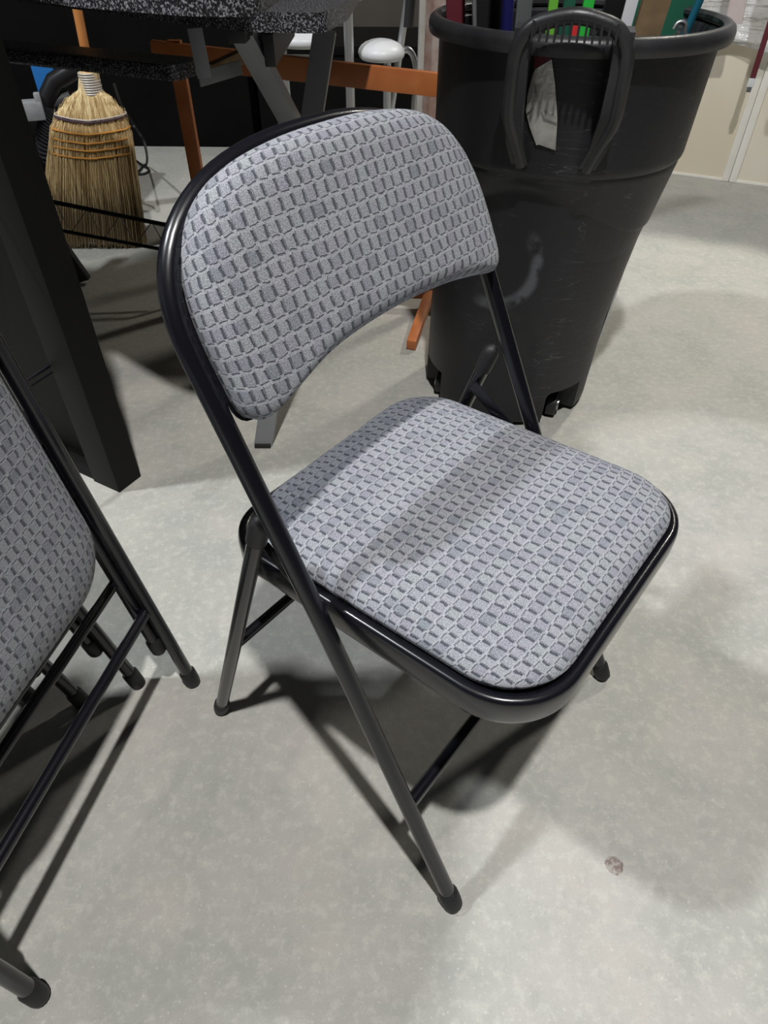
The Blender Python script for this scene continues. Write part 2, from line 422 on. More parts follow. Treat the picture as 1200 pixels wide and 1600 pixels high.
def build_chair(root, folded):
    mp = mp_fold if folded else mp_open
    TR = 0.0095
    # one bent tube: both front legs and the hoop of the back
    pts = []
    for s in (-1,):
        for k in range(8): L = 0.012 + (0.42-0.012)*k/7; pts.append(mp(L, -halfw(L), 0))
        for k in range(1, 8): L = 0.42+(LS-0.42)*k/7; pts.append(mp(L, -halfw(L), 0))
    e = 1/1.223
    for k in range(1, 40):
        a = math.pi*k/40; c = math.cos(a)
        y = -0.2050*math.copysign(abs(c)**e, c); L = LS+(LT-LS)*abs(math.sin(a))**e
        pts.append(mp(L, y, 0))
    pts += [p.copy() for p in [mp(L, halfw(L), 0) for L in ([LS-(LS-0.42)*k/7 for k in range(0, 8)] + [0.42-(0.42-0.012)*k/7 for k in range(1, 8)])]]
    bm = bmesh.new(); tube(bm, pts, TR, 18); finish('tube_frame', bm, M['steel'], root)
    for s in (-1, 1):
        bm = bmesh.new()
        p0 = mp(0.034, s*halfw(0.03), 0); p1 = mp(0.0, s*halfw(0), 0); ax = (p1-p0).normalized()
        if not folded:
            tube(bm, [p0, p0+ax*0.003, p0+ax*0.02, p0+ax*0.027, p0+ax*0.031], [0.0104, 0.0123, 0.0123, 0.0114, 0.008], 16)
        else:
            tube(bm, [p0, p0+ax*0.003, p0+ax*0.024, p0+ax*0.031, p0+ax*0.034], [0.0104, 0.0123, 0.0123, 0.0114, 0.008], 16)
        finish('foot_cap', bm, M['rubber'], root)
    # front crossbar
    bm = bmesh.new(); Lc = 0.186
    tube(bm, [mp(Lc, -halfw(Lc), -0.002), mp(Lc, halfw(Lc), -0.002)], 0.0078, 12); finish('crossbar', bm, M['steel'], root)
    # back: metal shell + cushion
    ol = back_outline()
    bm = bmesh.new()
    shell = inset(ol, 0.0)
    A = [bm.verts.new(mp(L1v+p.y, p.x, -0.008)) for p in inset(ol, 0.012)]
    B = [bm.verts.new(mp(L1v+p.y, p.x, 0.003)) for p in shell]
    bm.faces.new(A)
    for k in range(len(A)): bm.faces.new((A[k], A[(k+1) % len(A)], B[(k+1) % len(A)], B[k]))
    bm.faces.new(B[::-1])
    sh = finish('back_panel', bm, M['steel'], root)
    bm = bmesh.new(); pillow(bm, ol, lambda a, b, n: mp(L1v+b, a, 0.006+n), 0.040, edge=0.032, power=9)
    finish('back_cushion', bm, M['fabric'], root)
    # seat
    if folded:
        sm = Matrix.Translation((0.004, 0, 0.2217+0.298)) @ Matrix.Rotation(math.radians(90), 4, 'Y')
        sp = lambda x, y, z: sm @ Vector((x, y, z))
    else:
        sp = lambda x, y, z: Vector((x, y, 0.4115+z+0.0118*x/0.4))
    prof = [(0.040, -0.006), (0.016, -0.006), (0.012, -0.001), (0.008, 0.0012), (0.004, 0.0012), (0.001, -0.001), (0.0, -0.005), (-0.0005, -0.010), (0.0, -0.028), (0.0015, -0.033),
            (0.005, -0.0355), (0.009, -0.034), (0.010, -0.030), (0.010, -0.012)]
    bm = bmesh.new(); rings = []
    for d, z in prof: rings.append([bm.verts.new(sp(p.x, p.y, z)) for p in seat_ring(d)])
    for A, B in zip(rings, rings[1:]):
        for k in range(len(A)): bm.faces.new((A[k], A[(k+1) % len(A)], B[(k+1) % len(A)], B[k]))
    bm.faces.new(rings[0]); bm.faces.new(rings[-1])
    pan = finish('seat_pan', bm, M['steel'], root)
    co = resample(roundpoly([(0.2105, -0.1755), (0.2105, 0.1775), (-0.176, 0.178), (-0.172, -0.1755)], [0.070, 0.070, 0.065, 0.085], 12), 180)
    bm = bmesh.new(); pillow(bm, co, lambda a, b, n: sp(a, b, n), 0.028, edge=0.012, power=6, swap=True)
    finish('seat_cushion', bm, M['fabric'], root)
    # rear legs
    for s in (-1, 1):
        if folded:
            top = Vector((-0.0175, s*0.199, 0.50)); foot = Vector((-0.0175, s*0.202, 0.09))
        else:
            top = Vector((-0.080, s*0.2025, 0.487)); foot = Vector((-0.2439, s*0.2096, 0.0))
        ax = (foot-top).normalized()
        bm = bmesh.new(); f2 = foot - ax*0.012
        tube(bm, [top, f2], 0.0092, 16)
        lg = finish('rear_leg', bm, M['steel'], root)
        bm = bmesh.new(); q = foot-ax*0.034
        tube(bm, [q, q+ax*0.003, q+ax*0.02, q+ax*0.027, q+ax*0.031], [0.0098, 0.0116, 0.0116, 0.0108, 0.008], 16)
        finish('foot_cap', bm, M['rubber'], lg)
        bm = bmesh.new(); dome(bm, top+ax*0.022, -ax, 0.0108, 0.040, 16, base=0.026)
        finish('top_cap', bm, M['rubber'], lg)
        # folding link and rivets
        bm = bmesh.new()
        if folded:
            a = Vector((-0.012, s*0.198, 0.47)); b = Vector((-0.006, s*0.198, 0.40))
        else:
            a = Vector((-0.092, s*0.190, 0.446)); b = Vector((-0.022, s*0.191, 0.398))
        bar(bm, a, b, 0.017, 0.003, side=(1, 0, 1), bev=0.001)
        lk = finish('hinge_link', bm, M['steel'], root)
        for p in (a, b):
            bm = bmesh.new(); dome(bm, p+Vector((0, s*0.0005, 0)), (0, s, 0), 0.0042, 0.0048, 10)
            finish('rivet', bm, M['rivet'], lk)
    # rear crossbar
    bm = bmesh.new()
    if folded: tube(bm, [(-0.020, -0.195, 0.25), (-0.020, 0.195, 0.25)], 0.0072, 12)
    else: tube(bm, [(-0.170, -0.202, 0.225), (-0.170, 0.202, 0.225)], 0.0075, 12)
    finish('rear_crossbar', bm, M['steel'], root)
    # rivets on the pan side
    if not folded:
        for s in (-1, 1):
            for x, z in ((0.020, -0.014), (0.045, -0.022), (-0.055, -0.012)):
                bm = bmesh.new(); dome(bm, sp(x, s*0.1868, z), (0, s, 0), 0.0034, 0.003, 10); finish('rivet', bm, M['rivet'], pan)

yaw = math.atan2(-0.6219, 0.7831)
chair = empty('folding_chair', (0.071, 0.561, 0), 'open black steel folding chair with grey woven seat and back, standing alone in the middle', 'chair', rot=(0, 0, yaw))
build_chair(chair, False)
yA = math.radians(-11.9)
fold = empty('folding_chair', (-0.3456, 0.389, 0), 'folded black chair at the left edge, its grey woven seat facing the open chair', 'chair', rot=(0, math.radians(-8.6), yA))
build_chair(fold, True)
DEEP = 'folded black chair added deep in the leaning stack to block light behind the grey folded seat'  # mostly hidden chairs, added so the left lamp cannot light the floor there
dup(fold, (-0.4316, 0.386, 0), (0, math.radians(-14), yA), 'folded black chair tucked directly behind the grey folded seat, one rubber foot showing')
dup(fold, (-0.505, 0.350, 0), (0, math.radians(-18.5), yA), DEEP, 'added light-blocking folded chairs deep in the leaning stack')
dup(fold, (-0.585, 0.355, 0), (0, math.radians(-23), yA), DEEP, 'added light-blocking folded chairs deep in the leaning stack')
dup(fold, (-0.670, 0.350, 0), (0, math.radians(-27), yA), DEEP, 'added light-blocking folded chairs deep in the leaning stack')

# ------------------------------------------------------------------ tall black cabinet
pc = gp(187, 770); pr_ = gp(212, 742); pl_ = gp(140, 748)
fx = Vector((-0.87, 0.493, 0)).normalized(); bk = Vector((0.493, 0.87, 0)).normalized()
cab = empty('metal_cabinet', pc, 'tall matt black sheet metal cabinet behind the folded chairs at left', 'cabinet')
def cl(a, b, z): v = fx*a + bk*b; return Vector((v.x, v.y, z))
def cbox(name, a0, a1, b0, b1, z0, z1, mt, par, bev=0.001):
    bm = bmesh.new(); c = cl((a0+a1)/2, (b0+b1)/2, (z0+z1)/2)
    M4 = Matrix((fx, bk, Vector((0, 0, 1)))).transposed().to_4x4(); M4.translation = c
    box(bm, None, (abs(a1-a0), abs(b1-b0), z1-z0), bev=bev, M4=M4); return finish(name, bm, mt, par)
H_C = 1.9
cbox('corner_post', 0, 0.075, 0, 0.062, 0, H_C, M['cab'], cab)
cbox('corner_post', 1.015, 1.09, 0, 0.062, 0, H_C, M['cab'], cab)
cbox('back_panel', 0.075, 1.015, 0.034, 0.060, 0.03, H_C, M['cab'], cab)
cbox('top_rail', 0.075, 1.015, 0.0, 0.034, H_C-0.06, H_C, M['cab'], cab)
cbox('bottom_rail', 0.075, 1.015, 0.004, 0.034, 0.0, 0.02, M['cab'], cab)
for z in (0.26, 0.62):
    bm = bmesh.new(); a = 0.085
    tube(bm, smoothline([cl(a, 0.04, z+0.015), cl(a, 0.0, z+0.014), cl(a+0.01, -0.12, z), cl(a+0.01, -0.15, z)], 6), 0.0035, 10)
    tube(bm, [cl(a, 0.032, z+0.002), cl(a+0.008, -0.11, z-0.012)], 0.002, 8)
    hk = finish('display_hook', bm, M['steel'], cab)
bm = bmesh.new(); dome(bm, cl(-0.0002, 0.022, 0.165), -fx, 0.0022, 0.0018, 10); finish('screw', bm, M['rivet'], cab)

# ------------------------------------------------------------------ wheeled bin
CX, CY = 0.306, 1.49
can = empty('wheeled_bin', (CX, CY, 0), 'big black scuffed plastic wheeled bin filled with tools and boards', 'bin')
def can_ring(z):
    # radius and centre offset by height
    return can_prof(z, 0.465)
def can_prof(z, zl):
    zu = 0.560
    K = [(0.0, 0.192, 0, 0), (0.02, 0.198, 0, 0), (0.22, 0.202, .006, 0), (zl-0.008, 0.213, .026, 0.0), (zl+0.002, 0.220, .027, 0), (zu-0.012, 0.237, .035, 0.0), (zu-0.005, 0.236, .035, 0.0), (zu, 0.2425, .035, 0.0), (0.735, 0.2485, .041, 0.004), (0.80, 0.250, .041, 0.004)]
    for a, b in zip(K, K[1:]):
        if z <= b[0]:
            t = (z-a[0])/(b[0]-a[0]); return [a[i]+(b[i]-a[i])*t for i in (1, 2, 3)]
    return K[-1][1:]
WAX = math.radians(-109)     # direction the axle side of the bin faces (towards the viewer)
NC = 120
def can_pt(a, z, inner=0.0):
    da = (a-math.radians(-112)+math.pi) % (2*math.pi)-math.pi
    r, ox, oy = can_prof(z, 0.43+0.105*math.exp(-(da/0.75)**2)); r -= inner
    # two wheel notches low down on the facing side
    for off in (-0.97, 0.92):
        da = (a-(WAX+off)+math.pi) % (2*math.pi)-math.pi
        if z < 0.085 and inner == 0.0:
            k = max(0.0, 1-abs(da/0.235)**6)
            r -= 0.05*k*min(1, (0.085-z)/0.012)
    # raised arch panel between the wheels
    if inner == 0.0:
        da = (a-(WAX+0.03)+math.pi) % (2*math.pi)-math.pi
        if abs(da) < 0.42 and z < 0.32:
            hh = 0.25*math.sqrt(max(0, 1-(da/0.40)**2))**0.6 if abs(da) < 0.40 else 0
            if 0.02 < z < hh+0.035: r -= 0.006*min(1, (hh+0.035-z)/0.01)
    return Vector((ox+r*math.cos(a), oy+r*math.sin(a), z))
bm = bmesh.new()
zs = [0.012, 0.02, 0.04, 0.06, 0.072, 0.078, 0.085, 0.09, 0.10] + [0.10+0.012*k for k in range(1, 27)] + [0.415+0.006*k for k in range(27)] + [0.60, 0.64, 0.68, 0.72, 0.745]
rings = [[bm.verts.new(can_pt(2*math.pi*k/NC, z)) for k in range(NC)] for z in zs]
for z in (0.74, 0.5, 0.3, 0.1, 0.03):
    rings.append([bm.verts.new(can_pt(2*math.pi*k/NC, z, 0.0055 if z > 0.1 else 0.06)) for k in range(NC)])
for A, B in zip(rings, rings[1:]):
    for k in range(NC): bm.faces.new((A[k], A[(k+1) % NC], B[(k+1) % NC], B[k]))
bm.faces.new(rings[0]); bm.faces.new(rings[-1])
body = finish('bin_body', bm, M['can'], can)
# rolled rim
bm = bmesh.new()
lathe(bm, [(0.249, 0.748), (0.2455, 0.752), (0.2460, 0.758), (0.2520, 0.7625), (0.2600, 0.762), (0.2665, 0.757), (0.2690, 0.750), (0.2688, 0.741), (0.2670, 0.7355), (0.2610, 0.7345), (0.2555, 0.7355), (0.2535, 0.744)], NC, (0.041, 0.004, 0))
finish('bin_rim', bm, M['canrim'], can)
# loop handle
ha = math.radians(-103.6); hd = Vector((math.cos(ha), math.sin(ha), 0)); ht = Vector((-hd.y, hd.x, 0))
c0 = Vector((0.041, 0.004, 0))
def hp(t, out, z): return c0 + hd*(0.256+out) + ht*t + Vector((0, 0, z))
hw = 0.079
path = [hp(-hw+0.024, -0.012, 0.575), hp(-hw+0.010, 0.006, 0.615), hp(-hw-0.004, 0.022, 0.655), hp(-hw-0.005, 0.032, 0.70), hp(-hw-0.002, 0.038, 0.748), hp(-hw+0.016, 0.040, 0.776), hp(-hw+0.05, 0.041, 0.788), hp(0, 0.042, 0.792),
        hp(hw-0.05, 0.041, 0.788), hp(hw-0.016, 0.040, 0.776), hp(hw+0.002, 0.038, 0.748), hp(hw+0.005, 0.032, 0.70), hp(hw+0.004, 0.022, 0.655), hp(hw-0.010, 0.006, 0.615), hp(hw-0.024, -0.012, 0.575)]
pth = smoothline(path, 5)
bm = bmesh.new()
tube(bm, pth, 0.0112, 14)
# web plates joining arms to the body
for s in (-1, 1):
    prev = None
    prof = [(0.577, -0.006, 0.022), (0.612, 0.010, 0.010), (0.66, 0.026, 0.004), (0.72, 0.036, 0.003), (0.775, 0.036, 0.006)]
    for z, o, tin in prof:
        q = [bm.verts.new(hp(s*(hw-tin)+dx, oo_, z)) for dx, oo_ in ((-0.015, -0.022), (0.015, -0.022), (0.014, o+0.004), (-0.014, o+0.004))]
        if prev:
            for k in range(4): bm.faces.new((prev[k], prev[(k+1) % 4], q[(k+1) % 4], q[k]))
        else: bm.faces.new(q)
        prev = q
    bm.faces.new(prev)
hn = finish('bin_handle', bm, M['canrim'], can)
for k in range(12):
    t = -0.060+0.011*k; bm = bmesh.new()
    bar(bm, hp(t, 0.040, 0.786), hp(t, 0.040, 0.760), 0.024, 0.0035, side=hd, bev=0.0)
    finish('grip_rib', bm, M['canrim'], hn)
# wheels
for off in (-0.97, 0.92):
    a = WAX+off; d = Vector((math.cos(a), math.sin(a), 0)); axl = Vector((-math.sin(WAX), math.cos(WAX), 0))
    wr_ = 0.030; p = d*0.168 + Vector((0, 0, wr_))
    bm = bmesh.new(); tube(bm, [p-axl*0.012, p-axl*0.010, p+axl*0.010, p+axl*0.012], [wr_-0.003, wr_, wr_, wr_-0.003], 28)
    wh = finish('wheel', bm, M['rubber'], can)
    bm = bmesh.new(); q = p+d*0.010; s = 1 if off > 0 else -1
    tube(bm, [p+axl*s*0.012, p+axl*s*0.016], 0.016, 18)
    dome(bm, p+axl*s*0.016, axl*s, 0.007, 0.008, 12); finish('wheel_hub', bm, M['rivet'], wh)

# torn silver tape on the bin
M['foil'] = mat('crumpled_silver_tape', (0.62, 0.60, 0.56), 0.32, 0.6, noise=(34, (0.40, 0.39, 0.37), 4), bump=(55, 1.0))
M['maroon'] = mat('maroon_paper', (0.10, 0.008, 0.014), 0.6, noise=(20, (0.14, 0.015, 0.02), 2))
def onbin(px, py, out=0.002):
    """point where a sight line meets the bin wall (rough, iterated), pushed outward"""
    lo, hi = 0.9, 1.6
    for _ in range(40):
        mid = (lo+hi)/2; p = dp(px, py, mid); r, ox, oy = can_ring(max(0.0, min(0.79, p.z)))
        if math.hypot(p.x-CX-ox, p.y-CY-oy) > r+out: lo = mid
        else: hi = mid
    return dp(px, py, lo)
def binpatch(bm, poly, out=0.002, thick=0.0012):
    P = [onbin(x, y, out) for x, y in poly]; cx = sum(p[0] for p in poly)/len(poly); cy = sum(p[1] for p in poly)/len(poly)
    Pin = [onbin(x, y, out-thick) for x, y in poly]
    F = [bm.verts.new(p) for p in P]; c = bm.verts.new(onbin(cx, cy, out)); B = [bm.verts.new(p) for p in Pin]
    n = len(F)
    for k in range(n):
        bm.faces.new((F[k], F[(k+1) % n], c)); bm.faces.new((F[k], B[k], B[(k+1) % n], F[(k+1) % n]))
bm = bmesh.new()
binpatch(bm, [(862, 93), (867, 130), (871, 185), (868, 235), (842, 226), (838, 227), (828, 200), (821, 172), (826, 140), (832, 118), (836, 108)], 0.004)
binpatch(bm, [(832, 120), (838, 150), (834, 168), (822, 178), (824, 150)], 0.0065)
binpatch(bm, [(846, 172), (871, 183), (870, 192), (850, 184)], 0.0065)
tp = finish('tape_strip', bm, M['foil'], smooth=False); tag(tp, 'torn crumpled silver tape label stuck under the bin handle', 'tape')
bm = bmesh.new(); binpatch(bm, [(836, 84), (861, 88), (861, 93), (836, 109), (834, 106)], 0.003)
finish('printed_corner', bm, M['maroon'], tp, smooth=False)['label'] = 'dark red corner'

# things in the bin: (top point px, lean) -> upright objects standing on the bin floor
def clr(name, c, r=0.45, **k): return mat(name, c, r, **k)
M['green'] = clr('bright_green_plastic', (0.03, 0.55, 0.06)); M['limeg'] = clr('lime_plastic', (0.16, 0.50, 0.05))
M['navy'] = clr('navy_plastic', (0.012, 0.012, 0.11)); M['red'] = clr('red_plastic', (0.65, 0.03, 0.03)); M['maroonp'] = clr('maroon_plastic', (0.11, 0.012, 0.02))
M['teal'] = clr('teal_metallic', (0.02, 0.16, 0.24), 0.3, metal=0.5); M['darkgreen'] = clr('dark_green_paint', (0.015, 0.10, 0.06))
M['board'] = mat('brown_board', (0.24, 0.16, 0.085), 0.7, noise=(18, (0.15, 0.10, 0.055), 6), bump=(50, 0.3))
M['tagw'] = clr('white_tag', (0.75, 0.76, 0.80)); M['greyp'] = clr('grey_plastic', (0.10, 0.105, 0.11)); M['blackp'] = clr('black_plastic', (0.015, 0.015, 0.017), 0.35)
def inbin(px, py, dist, z1, base_xy, wid, thk, mt, name, label, cat, side=(1, 0, 0), round_=False):
    p = dp(px, py, dist); b = Vector((base_xy[0], base_xy[1], 0.045)); d = (p-b).normalized()
    top = b + d*((z1-b.z)/d.z)
    bm = bmesh.new()
    if round_: tube(bm, [b, top], wid/2, 14)
    else: bar(bm, b, top, wid, thk, side=side, bev=min(wid, thk)*0.15)
    return tag(finish(name, bm, mt), label, cat)
inbin(712, 28, 1.55, 0.93, (0.19, 1.53), 0.035, 0.006, M['maroonp'], 'garden_stake', 'dark maroon strip standing in the bin, leftmost of its contents', 'strip')
inbin(741, 25, 1.47, 0.96, (0.23, 1.40), 0.008, 0.008, M['alu'], 'metal_rod', 'thin pale metal rod standing at the left inside the bin', 'rod', round_=True)
inbin(792, 30, 1.46, 0.98, (0.25, 1.46), 0.022, 0.022, M['navy'], 'navy_pole', 'dark navy round pole standing in the bin left of the loop handle', 'pole', round_=True)
inbin(762, 25, 1.58, 0.95, (0.22, 1.60), 0.05, 0.006, M['blackp'], 'plastic_sheet', 'black flat plastic sheet standing at the left back of the bin', 'sheet')
inbin(818, 20, 1.54, 0.96, (0.27, 1.56), 0.028, 0.010, M['greyp'], 'tool_shaft', 'grey square tool shaft between the navy handle and the green ones', 'shaft')
inbin(862, 25, 1.44, 0.95, (0.305, 1.44), 0.016, 0.008, M['limeg'], 'plastic_stake', 'lime green stake inside the bin behind the ribbed handle grip', 'stake')
inbin(885, 30, 1.56, 0.96, (0.32, 1.58), 0.022, 0.006, M['darkgreen'], 'plastic_stake', 'dark green stake in the bin between the two bright green ones', 'stake')
inbin(916, 25, 1.42, 0.96, (0.335, 1.43), 0.018, 0.008, M['green'], 'plastic_stake', 'bright green stake in the bin, the broader and brighter green one', 'stake')
inbin(899, 40, 1.38, 0.775, (0.33, 1.37), 0.010, 0.008, M['red'], 'plastic_stake', 'short red stake seen just under the loop grip of the bin', 'stake')
inbin(956, 25, 1.42, 0.98, (0.352, 1.53), 0.034, 0.014, M['blackp'], 'black_pole', 'glossy black squared pole in the bin carrying a white paper tag', 'pole')
tg = inbin(984, 15, 1.38, 0.93, (0.352, 1.40), 0.020, 0.003, M['tagw'], 'paper_tag', 'white paper tag on the black pole in the bin', 'tag')
inbin(1018, 25, 1.43, 0.97, (0.385, 1.46), 0.048, 0.012, M['board'], 'wooden_board', 'brown wooden board standing upright on the right inside the bin', 'board')
inbin(1003, 15, 1.50, 0.95, (0.37, 1.56), 0.020, 0.008, M['darkgreen'], 'painted_lath', 'narrow dark olive lath just left of the brown board', 'lath')
inbin(1062, 12, 1.60, 0.98, (0.40, 1.60), 0.07, 0.008, M['darkgreen'], 'painted_sheet', 'dark green sheet behind the teal tube in the bin', 'panel')
tt = inbin(1085, 20, 1.50, 0.95, (0.39, 1.50), 0.014, 0.014, M['teal'], 'metal_tube', 'slanting teal metallic tube near the right rim of the bin', 'tube', round_=True)
bm = bmesh.new(); q = dp(1062, 50, 1.46)
tube(bm, smoothline([q+Vector((-0.012, 0, 0.004)), q+Vector((-0.006, 0, 0.014)), q+Vector((0.006, 0, 0.012)), q+Vector((0.010, 0, -0.004)), q+Vector((0.016, 0, -0.03)), q+Vector((0.02, 0.0, -0.25)), q+Vector((0.0, 0.03, -0.62))], 6), 0.0035, 10)
tag(finish('wire_hook', bm, M['alu']), 'small bent pale wire hook beside the teal tube in the bin', 'hook')

# ------------------------------------------------------------------ desk
desk = empty('computer_desk', (-0.3, 1.6, 0), 'black speckled computer desk with slanted grey legs and lower tray', 'desk')
desk_off = Vector((-0.3, 1.6, 0))
def dk(p): return Vector(p)-desk_off
ZD0, ZD1 = 0.755, 0.782
def topslab(name, poly, rads, z0, z1, par):
    ol = roundpoly(poly, rads, 10)
    bm = bmesh.new(); prism(bm, [(p.x-desk_off.x, p.y-desk_off.y) for p in ol], z0, z1, bev=0.007)
    return finish(name, bm, M['speckle'], par)
a1 = gp(552, 6, ZD0); a0 = gp(504, 52, ZD0); am = gp(385, 54, ZD0)
topslab('desktop', [(-1.06, 1.935), (-0.589, 1.589), (-0.355, 1.416), (-0.221, 1.328), (-0.10, 1.312), (-0.068, 1.46), (-0.055, 1.72), (0.0, 1.90), (-0.45, 1.98), (-1.00, 2.02)], [0.02, .2, .2, .1, .035, .08, .1, .05, .1, .02], ZD0, ZD1, desk)
topslab('raised_shelf', [(-0.84, 1.43), (-0.546, 1.194), (-0.393, 1.062), (-0.232, 0.985), (-0.152, 0.981), (-0.143, 1.15), (-0.27, 1.42), (-0.70, 1.85)], [0.02, .2, .2, .1, .03, .06, .1, .02], 0.815, 0.840, desk)
bm = bmesh.new(); bar(bm, dk((-0.36, 1.38, 0.7985)), dk((-0.55, 1.62, 0.7985)), 0.03, 0.0325, side=(1, 0, 0)); finish('shelf_spacer', bm, M['blackleg'], desk)
bm = bmesh.new(); bar(bm, dk((-0.66, 1.82, 0.7985)), dk((-0.76, 1.76, 0.7985)), 0.03, 0.0325, side=(1, 0, 0)); finish('shelf_spacer', bm, M['blackleg'], desk)
tR = gp(276, 128, 0.665); tL = gp(0, 98, 0.665); td = (tR-tL).normalized(); tn = Vector((-td.y, td.x, 0))
p0 = tL-td*0.7; q0 = tR
topslab('keyboard_tray', [(p0.x, p0.y), (q0.x, q0.y), ((q0+tn*0.085).x, (q0+tn*0.085).y), ((p0+tn*0.085).x, (p0+tn*0.085).y)], [0, .02, .03, 0], 0.665, 0.690, desk)
# legs
def flatleg(name, p, q, wid, thk, side, mt):
    bm = bmesh.new(); bar(bm, dk(p), dk(q), wid, thk, side=side, bev=0.0015); return finish(name, bm, mt, desk)
G2b = gp(412, 694); G2t = dp(508, 46, 1.48)
lg2 = flatleg('leg', (G2b.x, G2b.y, 0.0), G2t, 0.040, 0.022, (1, 0, 0), M['greyleg'])
bm = bmesh.new(); box(bm, dk((G2b.x, G2b.y, 0.004)), (0.036, 0.032, 0.008)); finish('foot_pad', bm, M['rubber'], lg2)
G1t = dp(378, 48, 1.46); G1b = gp(585, 432)
flatleg('leg', (G1b.x, G1b.y, 0.0), G1t, 0.042, 0.026, (1, 0, 0), M['greyleg'])
flatleg('leg', (-1.02, 1.99, 0.0), (-1.0, 1.97, 0.76), 0.034, 0.030, (1, 0, 0), M['greyleg'])
flatleg('side_rail', (G1t.x, G1t.y-0.06, 0.742), (G1t.x, 1.85, 0.742), 0.03, 0.026, (1, 0, 0), M['blackleg'])
# tray bracket
b0 = dp(304, 44, 1.42); b1 = dp(320, 122, 1.42)
bm = bmesh.new()
bar(bm, dk(b0), dk(b1), 0.026, 0.003, side=(1, 0, 0), bev=0.0005)
bar(bm, dk(b1)+Vector((-0.010, 0, -0.002)), dk(b1)+Vector((0.05, 0.10, 0.0)), 0.024, 0.003, side=(0, 0, 1), bev=0.0005)
br = finish('tray_bracket', bm, M['greyleg'], desk)
bm = bmesh.new(); dome(bm, dk(dp(313, 112, 1.417)), (0, -1, 0), 0.003, 0.003, 10); finish('screw', bm, M['rivet'], br)
bm = bmesh.new(); bar(bm, dk(dp(328, 112, 1.50)), dk(dp(378, 88, 1.62)), 0.024, 0.018, side=(0, 0, 1)); finish('wood_cleat', bm, M['pine'], desk)['label'] = 'bare wood strip'
bm = bmesh.new(); bar(bm, dk(G1t+Vector((0.045, 0.0, -0.03))), dk(G1t+Vector((0.045, 0.35, -0.03))), 0.05, 0.02, side=(0, 0, 1)); finish('under_rail', bm, M['blackleg'], desk)

# ------------------------------------------------------------------ orange wooden frame behind the desk
of = empty('wooden_stand', (-0.15, 1.9, 0), 'orange stained wooden stand with a splayed foot behind the desk', 'stand')
oo = Vector((-0.15, 1.9, 0))
def ob(name, p, q, wid, thk, side=(0, 0, 1), par=None, mt=None):
    bm = bmesh.new(); bar(bm, Vector(p)-oo, Vector(q)-oo, wid, thk, side=side, bev=0.002); return finish(name, bm, mt or M['orange'], par or of)
rl = dp(380, 98, 1.92); rr_ = dp(690, 133, 1.92)
ob('top_rail', rl - (rr_-rl).normalized()*0.215, rr_+(rr_-rl).normalized()*0.06, 0.050, 0.022)
pl = dp(290, 170, 1.93)
ob('post', (pl.x, pl.y, 0.0), (pl.x, pl.y, 0.66), 0.034, 0.024, side=(1, 0, 0))
ob('post', (0.185, 1.95, 0.0), (0.185, 1.95, 0.60), 0.034, 0.024, side=(1, 0, 0))
fe = gp(642, 548); fs = gp(668, 462, 0.05)
ob('foot', (fe.x, fe.y, 0.016), (fs.x+0.005, fs.y, 0.055), 0.026, 0.030, side=(1, 0, 0))
ob('lower_rail', (pl.x+0.02, pl.y+0.02, 0.05), (0.175, fs.y+0.02, 0.05), 0.036, 0.020)

# ------------------------------------------------------------------ corn broom
def straw():
    mt = D.materials.new('broom_corn'); mt.use_nodes = True; g = G(mt); b = mt.node_tree.nodes['Principled BSDF']
    tc = g.n('ShaderNodeTexCoord'); P = tc.outputs['Object']
    mpn = g.n('ShaderNodeMapping'); mpn.inputs['Scale'].default_value = (1, 1, 0.03); g.put(mpn.inputs[0], P)
    n1 = g.noise(mpn.outputs[0], 150, 3, 0.7)
    sp = g.n('ShaderNodeSeparateXYZ'); g.put(sp.inputs[0], P)
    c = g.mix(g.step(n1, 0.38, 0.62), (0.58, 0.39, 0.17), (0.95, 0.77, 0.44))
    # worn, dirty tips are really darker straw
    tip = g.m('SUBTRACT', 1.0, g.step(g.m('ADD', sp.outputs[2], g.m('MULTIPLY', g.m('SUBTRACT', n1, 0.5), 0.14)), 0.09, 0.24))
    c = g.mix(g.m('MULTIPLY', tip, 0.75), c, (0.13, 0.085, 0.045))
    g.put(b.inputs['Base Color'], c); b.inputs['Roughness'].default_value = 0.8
    g.put(b.inputs['Normal'], g.bump(n1, 0.003, 0.8)); return mt
M['straw'] = straw()
M['stitch'] = clr('orange_twine', (0.62, 0.27, 0.04), 0.7); M['darktwine'] = clr('purple_twine', (0.06, 0.03, 0.06), 0.7); M['wiretie'] = clr('pale_wire', (0.6, 0.55, 0.5), 0.4)
M['handlew'] = mat('orange_lacquered_handle', (0.62, 0.26, 0.08), 0.4, noise=(10, (0.5, 0.18, 0.05), 3))
bc = (dp(85, 385, 2.36)+dp(220, 385, 2.36))/2
nk = dp(139, 112, 2.36)
broom = empty('corn_broom', (bc.x, bc.y, 0), 'straw corn broom standing upright, bristles down, below the speckled tray', 'broom')
lean = (nk.x-bc.x)
topz = nk.z
